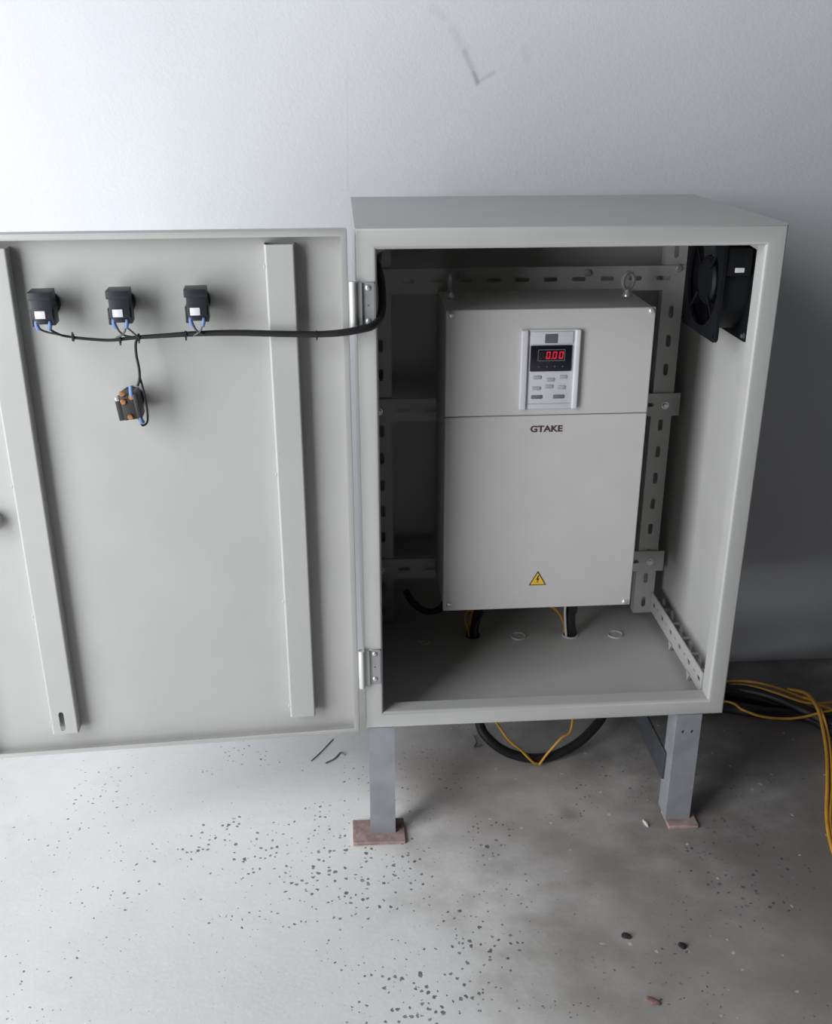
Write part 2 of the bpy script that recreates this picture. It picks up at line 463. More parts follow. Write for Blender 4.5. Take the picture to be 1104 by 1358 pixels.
# slotted rails inside
RY = 0.340
def slots_1d(a0, a1, step): 
    n = int((a1-a0)/step); return [a0+step*(i+0.5)+(a1-a0-n*step)/2 for i in range(n)]
def vrail(x0, x1):
    bm = bmesh.new()
    c = (x0+x1)/2
    hs = [slot(c, 0.0362+0.0521*i, 0.0085, 0.022) for i in range(14)]
    plate(bm, rect(x0, x1, 0.012, 0.752), hs, RY, RY+0.002, lambda a, b_, t: (a, t, b_))
    box(bm, x0, x0+0.002, RY+0.002, RY+0.020, 0.012, 0.752); box(bm, x1-0.002, x1, RY+0.002, RY+0.020, 0.012, 0.752)
    return obj('vertical_rail', bm, 'rail_paint', cab)
vrail(0.026, 0.064); vrail(0.538, 0.576)
def bolt(x, y, z, d, parent, r=0.0055, mat='zinc', name='bolt'):
    bm = bmesh.new()
    lathe(bm, [(r*1.5, 0), (r*1.5, 0.0012), (r, 0.0012), (r, 0.0045), (r*0.8, 0.0055), (0, 0.0055)], axis_m((x, y, z), d), 12)
    return obj(name, bm, mat, parent)
for zc, x1 in ((0.669, 0.580), (0.441, 0.588), (0.1265, 0.588)):
    bm = bmesh.new(); x0 = W-x1
    hs = [slot(x0+0.022+0.0493*i, zc, 0.024, 0.0075) for i in range(12) if x0+0.022+0.0493*i < x1-0.012]
    plate(bm, rect(x0, x1, zc-0.021, zc+0.021), hs, RY-0.0042, RY-0.0022, lambda a, b_, t: (a, t, b_))
    box(bm, x0, x1, RY-0.0022, RY-0.0004, zc+0.019, zc+0.021); box(bm, x0, x1, RY-0.0022, RY-0.0004, zc-0.021, zc-0.019)
    hr = obj('horizontal_rail', bm, 'rail_paint', cab)
    for bx in (0.040, 0.561): bolt(bx, RY-0.0042, zc+0.016*(1 if zc > 0.6 else -0.1), (0, -1, 0), hr, 0.0048)
    if zc > 0.6:
        for bx in (0.184, 0.403): bolt(bx, RY-0.0042, zc+0.011, (0, -1, 0), hr, 0.0048, 'dull_zinc')
# slotted runners along the foot of the side walls
for sx, xf in ((1, 0.572), (-1, W-0.572)):
    bm = bmesh.new()
    plate(bm, rect(0.036, 0.338, 0.020, 0.058), [slot(0.032+0.0533*i+0.022, 0.0385, 0.015, 0.008) for i in range(6)], 0, 0.002, lambda a, b_, t: (xf+sx*t, a, b_))
    for yy in (0.075, 0.13, 0.185, 0.24, 0.295):
        box(bm, min(xf, xf+sx*0.026), max(xf, xf+sx*0.026), yy-0.004, yy+0.004, 0.040, 0.0415)
    box(bm, min(xf, xf+sx*0.018), max(xf, xf+sx*0.018), 0.036, 0.338, 0.018, 0.020)
    ru = obj('floor_runner', bm, 'cabinet_paint', cab)
    for yy in (0.205, 0.10):
        bm = bmesh.new(); plate(bm, [(yy-0.010, 0.021), (yy+0.008, 0.021), (yy, 0.0045)], [], 0.0, 0.0015, lambda a, b_, t: (xf-sx*(t+0.0005), a, b_))
        obj('tab', bm, 'cabinet_paint', ru)
bm = bmesh.new()
for k in range(3): box(bm, 0.535+0.010*k, 0.541+0.010*k, 0.046, 0.0475+0.004*(k % 2), T, T+0.0006)
obj('paint_mark', bm, 'key_dark', bottom)

# legs
LB = FLOOR+0.007
def make_leg(x0, x1, inner, y, ys, holes):
    bm = bmesh.new()
    hl = [circ(x0+(x1-x0)*k, -0.034, 0.0032, 12) for k in (0.32, 0.68)] if holes else []
    plate(bm, rect(x0, x1, LB, 0.0), hl, y, y+ys*0.004, lambda a, c, t: (a, t, c))
    xi = (inner-0.004, inner) if inner == x1 else (inner, inner+0.004)
    box(bm, xi[0], xi[1], min(y+ys*0.004, y+ys*0.043), max(y+ys*0.004, y+ys*0.043), LB, 0.0, 0.0004, 1)
    lg = obj('leg', bm, 'leg_steel', cab)
    return lg
PLX = {0: (-0.027, 0.063), 1: (0.524, 0.577)}
for i, (x0, x1, inner) in enumerate(((0.004, 0.047, 0.047), (0.523, 0.566, 0.523))):
    for j, (y, ys) in enumerate(((0.0015, 1), (D-0.004, -1))):
        lg = make_leg(x0, x1, inner, y, ys, i == 1 and j == 0)
        bm = bmesh.new()
        ya, yb = ((-0.020, 0.040) if i == 0 else (-0.017, 0.030)) if j == 0 else (D-0.05, D+0.002)
        pa, pb = PLX[i] if j == 0 else (x0+0.010, x1+0.002)
        box(bm, pa, pb, ya, yb, FLOOR, LB, 0.0008, 1)
        obj('base_plate', bm, 'rust', lg)
    xs = (0.0388, 0.0428) if i == 0 else (0.5188, 0.5228)
    bm = bmesh.new()
    box(bm, xs[0], xs[1], 0.030, D-0.010, -0.152, -0.096, 0.0004, 1)
    obj('side_stretcher', bm, 'shaded_steel', cab)

# ------------------------------------------------------------------ the door
ANG = math.radians(3.5); HY = -0.010
U = Vector((-math.cos(ANG), -math.sin(ANG), 0.0045)); N = Vector((math.sin(ANG), -math.cos(ANG), 0.0)); Zv = Vector((0, 0, 1))
def dp(u, n, z): return tuple(Vector((0, HY, 0))+U*u+N*n+Zv*z)
DU0, DU1, DZ0, DZ1 = 0.0105, 0.606, 0.001, 0.799
SK, RIM, LIP = -0.0215, 0.0, 0.0085
def dring(bm, prof):
    cols = []
    for s, n in prof:
        cols.append([bm.verts.new(dp(*v)) for v in ((DU0+s, n, DZ0+s), (DU1-s, n, DZ0+s), (DU1-s, n, DZ1-s), (DU0+s, n, DZ1-s))])
    k_ = len(cols)
    for i in range(k_):
        j = (i+1) % k_
        for k in range(4):
            l = (k+1) % 4
            bm.faces.new((cols[i][k], cols[i][l], cols[j][l], cols[j][k]))
bm = bmesh.new()
dpts = lambda a, c, t: dp(a, t, c)
plate(bm, rect(DU0, DU1, DZ0, DZ1), [], SK, SK+0.0018, dpts)
door = obj('door', bm, 'cabinet_paint', cab)
bm = bmesh.new()
pr = [(0.0, SK+0.0018), (0.0, RIM-0.0022), (0.0006, RIM-0.0006), (0.0022, RIM), (LIP, RIM), (LIP, RIM-0.0015), (0.0026, RIM-0.0015), (0.0016, RIM-0.0026), (0.0016, SK+0.0018)]
dring(bm, pr)
obj('door_flange', bm, 'cabinet_paint', door)
def stiffener(u0, u1, slot_z=None):
    bm = bmesh.new()
    nt_, r, z0, z1 = 0.0015, 0.003, 0.040, 0.781
    hs = [slot((u0+u1)/2+0.003, slot_z, 0.0075, 0.034)] if slot_z else []
    plate(bm, rect(u0+r, u1-r, z0, z1), hs, nt_-0.0015, nt_, dpts)
    for s, e in ((1, u0), (-1, u1)):
        pth = [(e, SK+0.0018), (e, nt_-r)]
        for i in range(1, 6):
            t = PI/2*i/5; pth.append((e+s*(r-r*math.cos(t)), nt_-r+r*math.sin(t)))
        prof = thicken(pth, -0.0015*s)
        plate(bm, prof, [], z0, z1, lambda a, c, t: dp(a, c, t))
    for z in (0.060, 0.248, 0.455, 0.752):
        g = bmesh.new(); bmesh.ops.create_icosphere(g, subdivisions=1, radius=0.0035)
        g.transform(Matrix.Translation(dp(u1+0.0003, nt_-0.003, z)) @ Matrix.Diagonal((0.7, 0.7, 1.2, 1))); join(bm, g)
    return obj('stiffener', bm, 'cabinet_paint', door)
stiffener(0.081, 0.121); stiffener(0.450, 0.490, 0.0625)
# cam lock behind the door edge
bm = bmesh.new(); lathe(bm, [(0.016, 0), (0.016, 0.010), (0.011, 0.012), (0.011, 0.026), (0.008, 0.028), (0, 0.028)], axis_m(dp(0.531, SK+0.0018, 0.398), N), 20)
lk = obj('door_lock', bm, 'dull_zinc', door)
bm = bmesh.new(); plate(bm, rect(0.522, 0.590, 0.389, 0.407, 0.006), [], 0.004, 0.0065, dpts)
obj('lock_cam', bm, 'zinc', lk)

# ------------------------------------------------------------------ variable frequency drive
VX0, VX1, VZ0, VZ1, VF, VB = 0.1415, 0.4755, 0.1245, 0.6535, 0.165, RY-0.0048
vfd = thing('motor_drive', 'pale grey boxy motor drive with keypad mounted inside the cabinet', 'motor drive', ((VX0+VX1)/2, VB, VZ0))
bm = bmesh.new(); box(bm, VX0+0.0015, VX1-0.0015, VF+0.010, VB, VZ0+0.0015, VZ1-0.0015, 0.003, 2)
obj('housing', bm, 'drive_paint', vfd)
SEAM = 0.4795
for nm, z0, z1 in (('upper_cover', SEAM+0.0005, VZ1), ('lower_cover', VZ0, SEAM-0.0005)):
    bm = bmesh.new(); box(bm, VX0, VX1, VF, VF+0.0102, z0, z1, 0.0022, 3)
    cv = obj(nm, bm, 'drive_paint', vfd)
    for px, py in (((599, 417), (865, 412)) if z0 > 0.4 else ((596, 801), (829, 798))):
        q = at_y(px, py, VF)
        bm = bmesh.new()
        lathe(bm, [(0.0052, 0), (0.0052, 0.0008), (0.0042, 0.0022), (0.002, 0.0030), (0, 0.0031)], axis_m((q.x, VF, q.z), (0, -1, 0)), 16)
        sc = obj('cover_screw', bm, 'zinc', cv)
    if z0 < 0.4:
        bm = text_mesh('GTAKE', 0.0148, Matrix.Translation((0.309, VF-0.0003, 0.4560)) @ Matrix.Rotation(PI/2, 4, 'X'), 0.0003, 1.15)
        obj('logo', bm, 'logo_ink', cv, smooth=0)
# warning sign
lower = [o for o in vfd.children if o.name.startswith('lower_cover')][0]
bm = bmesh.new(); plate(bm, [(0.2920, 0.1700), (0.3225, 0.1700), (0.3072, 0.1975)], [], VF-0.0005, VF, lambda a, c, t: (a, t, c))
obj('warning_border', bm, 'ink_black', lower)
bm = bmesh.new(); plate(bm, [(0.2946, 0.1716), (0.3199, 0.1716), (0.3072, 0.1943)], [], VF-0.0009, VF-0.0004, lambda a, c, t: (a, t, c))
obj('warning_field', bm, 'warning_yellow', lower)
bm = bmesh.new(); plate(bm, [(0.3078, 0.1895), (0.3042, 0.1805), (0.3070, 0.1812), (0.3058, 0.1738), (0.3100, 0.1832), (0.3074, 0.1824), (0.3094, 0.1895)], [], VF-0.0013, VF-0.0008, lambda a, c, t: (a, t, c))
obj('warning_bolt', bm, 'ink_black', lower)
# eye bolts on the top
for (x, y, rot) in ((0.158, 0.272, 1.45), (0.4555, 0.268, 0.55)):
    bm = bmesh.new()
    lathe(bm, [(0.0085, 0), (0.0085, 0.003), (0.006, 0.006), (0.0045, 0.012), (0, 0.012)], Matrix.Translation((x, y, VZ1-0.0015)), 18)
    pts = []
    for i in range(25):
        t = 2*PI*i/24; pts.append((x+0.0125*math.cos(t)*math.cos(rot), y+0.0125*math.cos(t)*math.sin(rot), VZ1+0.0235+0.0135*math.sin(t)))
    tube(bm, pts, 0.0036, 8, smooth=False)
    obj('eye_bolt', bm, 'zinc', vfd)
# keypad
KX0, KX1, KZ0, KZ1, KY = 0.2615, 0.3555, 0.4915, 0.6215, VF
bm = bmesh.new(); box(bm, KX0, KX1, KY-0.004, KY+0.0005, KZ0, KZ1, 0.0012, 2)
kp = obj('keypad', bm, 'keypad_shell', vfd)
for xa, xb in ((KX0-0.0005, KX0+0.0105), (KX1-0.0085, KX1+0.0005)):
    bm = bmesh.new(); box(bm, xa, xb, KY-0.0085, KY-0.003, KZ0, KZ1, 0.002, 3); obj('side_rail', bm, 'keypad_rail', kp)
bm = bmesh.new(); box(bm, KX0+0.014, KX1-0.0115, KY-0.0062, KY-0.0035, 0.5985, 0.6185, 0.001, 2); obj('top_ledge', bm, 'keypad_shell', kp)
bm = bmesh.new(); box(bm, 0.2985, 0.3185, KY-0.0075, KY-0.006, 0.6005, 0.6150, 0.0006, 1); obj('latch', bm, 'keypad_latch', kp)
bm = bmesh.new(); box(bm, 0.2765, 0.3430, KY-0.0068, KY-0.0035, 0.5545, 0.5965, 0.001, 2); obj('display', bm, 'display_black', kp)
bm = bmesh.new(); plate(bm, rect(0.2880, 0.3320, 0.5715, 0.5905, 0.001), [rect(0.2894, 0.3306, 0.5728, 0.5892)], KY-0.0073, KY-0.0066, lambda a, c, t: (a, t, c)); obj('display_rim', bm, 'display_rim', kp)
SEG = {'0': 'abcdef', ' ': ''}
def seg_boxes(bm, cx, cz, on, wd=0.0066, ht=0.0118, th=0.0017):
    sh = 0.10
    def bar(x0, x1, z0, z1):
        plate(bm, [(x0+sh*z0, z0), (x1+sh*z0, z0), (x1+sh*z1, z1), (x0+sh*z1, z1)], [], KY-0.0075, KY-0.0066, lambda a, c, t: (cx+a, t, cz+c))
    hw, hh = wd/2, ht/2
    S = {'a': (-hw+th/2, hw-th/2, hh-th, hh), 'd': (-hw+th/2, hw-th/2, -hh, -hh+th), 'g': (-hw+th/2, hw-th/2, -th/2, th/2),
         'f': (-hw, -hw+th, 0.0003, hh-0.0003), 'b': (hw-th, hw, 0.0003, hh-0.0003), 'e': (-hw, -hw+th, -hh+0.0003, -0.0003), 'c': (hw-th, hw, -hh+0.0003, -0.0003)}
    for k in on: bar(*S[k])
for i, (on, mt) in enumerate((('abcdef', 'segment_dim'), ('abcdef', 'led_red'), ('abcdef', 'led_red'), ('abcdef', 'led_red'))):
    bm = bmesh.new(); seg_boxes(bm, 0.2945+0.0104*i, 0.5810, on)
    if i == 1: box(bm, 0.2945+0.0104*i+0.0042, 0.2945+0.0104*i+0.0057, KY-0.0075, KY-0.0066, 0.5750, 0.5765)
    obj('digit', bm, mt, kp)
for i in range(4):
    bm = bmesh.new(); lathe(bm, [(0.0012, 0), (0.0012, 0.0005), (0, 0.0006)], axis_m((0.2905+0.0128*i, KY-0.0067, 0.5625), (0, -1, 0)), 8); obj('indicator_lamp', bm, 'display_rim', kp)
for (x, z, wd, ht, mt) in ((0.2890, 0.5445, 0.0135, 0.0058, 'key_grey'), (0.3105, 0.5405, 0.0135, 0.0058, 'key_grey'), (0.3310, 0.5445, 0.0125, 0.0058, 'key_grey'),
                           (0.2885, 0.5265, 0.0135, 0.0058, 'key_grey'), (0.3090, 0.5290, 0.0135, 0.0058, 'key_grey'), (0.3295, 0.5275, 0.0125, 0.0058, 'key_grey'),
                           (0.2895, 0.5120, 0.0185, 0.0062, 'key_dark'), (0.3255, 0.5120, 0.0185, 0.0062, 'key_dark')):
    bm = bmesh.new(); box(bm, x-wd/2, x+wd/2, KY-0.0056, KY-0.0035, z-ht/2, z+ht/2, 0.0012, 2); obj('key', bm, mt, kp)
bm = bmesh.new(); box(bm, KX0+0.013, KX1-0.011, KY-0.0046, KY-0.0038, 0.5000, 0.5008); obj('seam', bm, 'key_grey', kp)

# ------------------------------------------------------------------ axial fan on the right wall
FX0, FX1, FYC, FZC, FH = 0.545, W-T-0.0002, 0.166, 0.695, 0.0825
fan = thing('axial_fan', 'black square axial fan fixed inside the cabinet right upper corner', 'fan', (FX1, FYC, FZC-FH))
for nm, x0 in (('inner_flange', FX0), ('wall_flange', FX1-0.005)):
    bm = bmesh.new()
    plate(bm, rect(FYC-FH, FYC+FH, FZC-FH, FZC+FH, 0.010, 5), [circ(FYC, FZC, 0.070, 36)]+[circ(FYC+a*0.073, FZC+c*0.073, 0.0028, 10) for a in (-1, 1) for c in (-1, 1)], x0, x0+0.005, lambda a, c, t: (t, a, c))
    obj(nm, bm, 'fan_black', fan)
MX = axis_m((FX0, FYC, FZC), (1, 0, 0))
bm = bmesh.new(); L = FX1-FX0
lathe(bm, [(0.0700, 0.0049), (0.0745, 0.0051), (0.0745, L-0.0051), (0.0700, L-0.0049)], MX, 40)
# open ring: drop the two caps made by lathe
caps = [f for f in bm.faces if len(f.verts) > 8]; bmesh.ops.delete(bm, geom=caps, context='FACES_ONLY')
barrel = obj('barrel', bm, 'fan_black', fan)
bm = bmesh.new(); lathe(bm, [(0, 0.004), (0.034, 0.004), (0.038, 0.008), (0.038, L-0.012), (0, L-0.012)], MX, 28); obj('motor_hub', bm, 'fan_black', fan)
for k in range(7):
    bm = bmesh.new()
    t0 = 2*PI*k/7
    rows = []
    for i in range(5):
        r = 0.037+0.030*i/4; row = []
        for j in range(4):
            an = t0+0.55*j/3+0.1*i/4; ax = 0.008+0.030*j/3
            row.append((r, an, ax))
        rows.append(row)
    def pv(q, d): 
        r, an, ax = q; return bm.verts.new((FX0+ax+d, FYC+r*math.cos(an), FZC+r*math.sin(an)))
    A = [[pv(q, 0) for q in row] for row in rows]; B = [[pv(q, 0.0018) for q in row] for row in rows]
    for G_ in (A, B):
        for i in range(4):
            for j in range(3): bm.faces.new((G_[i][j], G_[i+1][j], G_[i+1][j+1], G_[i][j+1]))
    rim_a = [A[0][j] for j in range(4)]+[A[i][3] for i in range(1, 5)]+[A[4][j] for j in (2, 1, 0)]+[A[i][0] for i in (3, 2, 1)]
    rim_b = [B[0][j] for j in range(4)]+[B[i][3] for i in range(1, 5)]+[B[4][j] for j in (2, 1, 0)]+[B[i][0] for i in (3, 2, 1)]
    for i in range(len(rim_a)):
        j = (i+1) % len(rim_a); bm.faces.new((rim_a[i], rim_a[j], rim_b[j], rim_b[i]))
    obj('blade', bm, 'fan_black', fan)
for k in range(4):
    t = PI/4+k*PI/2
    bm = bmesh.new(); tube(bm, [(FX0+0.003, FYC+0.030*math.cos(t), FZC+0.030*math.sin(t)), (FX0+0.003, FYC+0.072*math.cos(t), FZC+0.072*math.sin(t))], 0.0022, 6, smooth=False)
    obj('strut', bm, 'fan_black', fan)
bm = bmesh.new(); box(bm, FX0+0.020, FX0+0.034, FYC-0.0802, FYC-0.0788, FZC+0.024, FZC+0.031, 0.0003, 1)
obj('rating_label', bm, 'white_label', fan)
bm = bmesh.new(); box(bm, FX0+0.006, FX1-0.008, FYC-0.079, FYC-0.066, FZC+0.018, FZC+0.060, 0.002, 2); obj('terminal_box', bm, 'fan_black', fan)
for a in (-1, 1):
    for c in (-1, 1):
        bolt(FX1-0.0052, FYC+a*0.073, FZC+c*0.073, (-1, 0, 0), fan, 0.0032, 'cable_grey', 'fan_bolt')

# ------------------------------------------------------------------ push-button contact blocks on the door
def bp(u0, z0):
    return lambda x, n, z: dp(u0-x, n, z0+z)
def lbox(bm, f, x0, x1, n0, n1, z0, z1, bev=0.0008):
    g = bmesh.new(); box(g, x0, x1, n0, n1, z0, z1, bev, 2)
    for v in g.verts: v.co = Vector(f(*v.co))
    join(bm, g)
BS = SK+0.0018
def make_block(u0, z0, label):
    f = bp(u0, z0)
    t = thing('contact_block', label, 'switch block', dp(u0, BS, z0), 'indicator contact blocks on the cabinet door')
    bm = bmesh.new(); lathe(bm, [(0.0165, 0), (0.0165, 0.004), (0.0135, 0.0045), (0.0135, 0.018), (0, 0.018)], axis_m(dp(u0, BS, z0), N), 24)
    obj('collar', bm, 'black_plastic', t)
    bm = bmesh.new()
    lbox(bm, f, -0.0125, 0.0135, BS+0.014, 0.028, -0.013, 0.0215)
    lbox(bm, f, -0.0150, 0.0140, BS+0.016, 0.0295, 0.0120, 0.0225)
    lbox(bm, f, -0.0155, -0.0105, BS+0.018, 0.024, -0.0225, -0.001)
    lbox(bm, f, 0.0090, 0.0150, BS+0.018, 0.024, -0.0215, 0.0005)
    lbox(bm, f, -0.0105, 0.0090, BS+0.018, 0.026, -0.0195, -0.010)
    obj('body', bm, 'black_plastic', t)
    bm = bmesh.new(); lbox(bm, f, -0.0085, 0.0045, 0.0275, 0.0290, -0.0115, -0.0015, 0.0003)
    obj('label_plate', bm, 'white_label', t)
    for s, x in ((-1, -0.0085), (1, 0.0075)):
        bm = bmesh.new(); tube(bm, [f(x, 0.023, -0.014), f(x+s*0.0005, 0.024, -0.020), f(x-s*0.0015, 0.0225, -0.0270)], 0.0028, 10, 4)
        obj('wire_sleeve', bm, 'blue_sleeve', t)
    return t
ZB = 0.7065
make_block(0.411, ZB, 'black contact block nearest the left edge of the door, white label')
make_block(0.313, ZB, 'middle black contact block of the row, just above the hanging wire')
make_block(0.2135, ZB, 'black contact block of the row nearest the cabinet hinge')
# the lower block with brass screws, slightly turned
U4, Z4 = 0.3155, 0.572
t4 = thing('screw_contact_block', 'dark contact block with copper screws hanging below the row on the door', 'switch block', dp(U4, BS, Z4))
bm = bmesh.new(); lathe(bm, [(0.0165, 0), (0.0165, 0.004), (0.0135, 0.0045), (0.0135, 0.018), (0, 0.018)], axis_m(dp(U4, BS, Z4), N), 24)
obj('collar', bm, 'black_plastic', t4)
ca, sa = math.cos(math.radians(7)), math.sin(math.radians(7))
f4 = lambda x, n, z: dp(U4-(x*ca+z*sa*-1), n, Z4+(z*ca-x*sa*-1)*1.0)
bm = bmesh.new()
lbox(bm, f4, -0.0085, 0.0145, BS+0.014, 0.026, -0.0185, 0.0165)
lbox(bm, f4, -0.0165, -0.0080, BS+0.014, 0.022, -0.0190, 0.0100)
lbox(bm, f4, 0.0095, 0.0150, BS+0.014, 0.0295, -0.0190, 0.0175)
obj('body', bm, 'dark_block', t4)
bm = bmesh.new(); lbox(bm, f4, -0.0150, -0.0100, 0.0200, 0.0240, 0.0095, 0.0150, 0.0004); obj('spring_clip', bm, 'zinc', t4)
for x, z in ((-0.0035, 0.0195), (-0.0045, 0.0080), (0.0, -0.0140), (0.0075, 0.0130)):
    bm = bmesh.new(); lathe(bm, [(0.0042, 0), (0.0042, 0.002), (0.003, 0.0035), (0, 0.0037)], axis_m(f4(x, 0.0255, z), N), 14)
    obj('terminal_screw', bm, 'copper', t4)
for z0, z1, x in ((0.013, 0.0285, 0.0080), (-0.0150, -0.0250, 0.0120)):
    bm = bmesh.new(); tube(bm, [f4(x, 0.026, z0), f4(x+0.001, 0.027, (z0+z1)/2), f4(x+0.002, 0.025, z1)], 0.0032, 10, 4); obj('wire_sleeve', bm, 'blue_sleeve', t4)

# ------------------------------------------------------------------ wiring on the door
hs = thing('wire_harness', 'thin black wire bundle looping across the open door into the cabinet', 'wiring', dp(0.31, 0.01, 0.665))
HN = 0.012
trunk = [dp(0.3785, HN, 0.6660), dp(0.350, HN, 0.6625), dp(0.328, HN, 0.6612), dp(0.298, HN, 0.6638), dp(0.258, HN, 0.6655), dp(0.218, HN, 0.6670), dp(0.165, HN, 0.6668), dp(0.118, HN, 0.6645),
         dp(0.085, HN, 0.6630), dp(0.056, HN, 0.6620), dp(0.025, HN, 0.6630), (0.002, -0.0190, 0.6660), (0.022, -0.0120, 0.6700), (0.0335, 0.008, 0.678), (0.0375, 0.030, 0.695), (0.036, 0.052, 0.725), (0.028, 0.08, 0.750), (0.018, 0.16, 0.755), (0.016, 0.30, 0.745)]
bm = bmesh.new(); tube(bm, trunk, lambda t: 0.0020+0.0024*min(1, max(0, (t-0.10)/0.25))+0.0012*min(1, max(0, (t-0.5)/0.15)), 10, 8); obj('trunk', bm, 'cable_black', hs)
def wire(pts, r=0.0014, mat='cable_grey', parent=hs, name='branch_wire'):
    bm = bmesh.new(); tube(bm, pts, r, 7, 6); return obj(name, bm, mat, parent)
wire([dp(0.4180, 0.022, 0.6805), dp(0.410, 0.018, 0.6755), dp(0.395, 0.014, 0.6705), dp(0.3785, HN, 0.6665)])
wire([dp(0.4050, 0.022, 0.6810), dp(0.400, 0.018, 0.6750), dp(0.390, 0.014, 0.6690), dp(0.3785, HN, 0.6665)], 0.0016, 'cable_black')
for u0 in (0.313, 0.2135):
    wire([dp(u0+0.0060, 0.022, 0.6805), dp(u0+0.0035, 0.021, 0.6745), dp(u0-0.002, 0.018, 0.6685), dp(u0-0.010, HN, 0.6650)], 0.0014)
    wire([dp(u0-0.0050, 0.022, 0.6805), dp(u0-0.0035, 0.021, 0.6745), dp(u0+0.002, 0.018, 0.6685), dp(u0+0.010, HN, 0.6640)], 0.0014)
wire([dp(0.3065, 0.022, 0.6800), dp(0.3005, 0.020, 0.6735), dp(0.2950, 0.016, 0.6665)], 0.0013)
wire([dp(0.2950, HN, 0.6645), dp(0.2985, 0.014, 0.655), dp(0.2985, 0.018, 0.640), dp(0.2965, 0.022, 0.625), dp(0.2965, 0.025, 0.612), dp(0.3000, 0.026, 0.601)], 0.0020, 'cable_black', name='drop_wire')
wire([dp(0.2960, 0.0245, 0.612), dp(0.2935, 0.023, 0.595), dp(0.2915, 0.021, 0.570), dp(0.2925, 0.022, 0.550), dp(0.2985, 0.024, 0.5445), dp(0.3010, 0.025, 0.548)], 0.0015, 'cable_black', name='drop_wire')
for u, z in ((0.3785, 0.6660), (0.318, 0.6618), (0.2935, 0.6640), (0.2315, 0.6662), (0.056, 0.6620)):
    bm = bmesh.new(); lathe(bm, [(0.0030, -0.0012), (0.0052, -0.0012), (0.0052, 0.0012), (0.0030, 0.0012)], axis_m(dp(u, HN, z), U), 12)
    s = 1 if u > 0.33 else -1
    g = bmesh.new(); box(g, -0.001, 0.001, -0.001, 0.001, 0.0, 0.0075); g.transform(Matrix.Translation(dp(u, HN+0.002, z))@Matrix.Rotation(0 if s > 0 else PI, 4, 'X')); join(bm, g)
    obj('cable_tie', bm, 'cable_black', hs)

# ------------------------------------------------------------------ cables
def cable(name, label, cat, pts, r, mat, group=None, seg=10):
    bm = bmesh.new(); tube(bm, pts, r, seg, 8)
    o = obj(name, bm, mat, origin=Vector(pts[0]))
    return tag(o, label, cat, group)
G = FLOOR
cable('power_cable', 'thick black cable looping under the cabinet between two floor holes', 'cable',
      [(0.240, 0.235, 0.135), (0.222, 0.275, 0.070), (0.213, 0.290, 0.0), (0.212, 0.270, -0.07), (0.220, 0.225, -0.150), (0.238, 0.205, -0.178), (0.275, 0.195, -0.203), (0.325, 0.190, -0.2145), (0.375, 0.195, -0.208), (0.430, 0.215, -0.184), (0.470, 0.25, -0.145), (0.440, 0.285, -0.07), (0.405, 0.280, 0.0), (0.396, 0.272, 0.06), (0.398, 0.250, 0.118)], 0.0092, 'cable_black', seg=12)
cable('earth_wire', 'yellow wire dropping below the cabinet to the left side of the black loop', 'wire',
      [(0.250, 0.21, 0.115), (0.214, 0.262, 0.085), (0.205, 0.285, 0.03), (0.206, 0.286, 0.0), (0.225, 0.25, -0.10), (0.262, 0.180, -0.150), (0.295, 0.176, -0.185), (0.318, 0.176, -0.212), (0.330, 0.180, -0.2195)], 0.0024, 'yellow_wire')
cable('earth_wire', 'yellow wire rising below the cabinet on the right side of the black loop', 'wire',
      [(0.331, 0.176, -0.2185), (0.345, 0.176, -0.195), (0.370, 0.178, -0.163), (0.392, 0.190, -0.148), (0.400, 0.240, -0.080), (0.391, 0.284, 0.0), (0.388, 0.283, 0.022), (0.372, 0.268, 0.058), (0.345, 0.245, 0.090), (0.315, 0.235, 0.1235)], 0.0024, 'yellow_wire')
cable('earth_wire', 'orange wire curling under the drive beside the left cable hole', 'wire',
      [(0.290, 0.215, 0.1240), (0.250, 0.225, 0.104), (0.214, 0.250, 0.088), (0.194, 0.272, 0.056), (0.202, 0.282, 0.016), (0.210, 0.287, -0.02)], 0.0022, 'yellow_wire')
cable('signal_wire', 'pale wire hanging under the drive beside the right cable hole', 'wire',
      [(0.385, 0.240, 0.1240), (0.381, 0.255, 0.080), (0.386, 0.268, 0.035), (0.394, 0.274, -0.02)], 0.0022, 'white_wire')
cable('signal_wire', 'grey wire arching under the drive from the left cable hole', 'wire',
      [(0.218, 0.282, -0.02), (0.216, 0.278, 0.03), (0.235, 0.262, 0.068), (0.270, 0.25, 0.095), (0.31, 0.25, 0.124)], 0.0022, 'cable_grey')
cable('control_cable', 'short black cable with connector under the right half of the drive', 'cable',
      [(0.402, 0.27, 0.055), (0.415, 0.30, 0.085), (0.445, 0.320, 0.096), (0.480, 0.325, 0.100), (0.505, 0.326, 0.101)], 0.0050, 'cable_black')
cable('control_cable', 'dark cable curling left of the drive above the cabinet floor', 'cable',
      [(0.085, 0.330, 0.085), (0.100, 0.318, 0.062), (0.125, 0.305, 0.050), (0.150, 0.30, 0.058), (0.165, 0.30, 0.085), (0.170, 0.30, 0.1245)], 0.0065, 'cable_black')

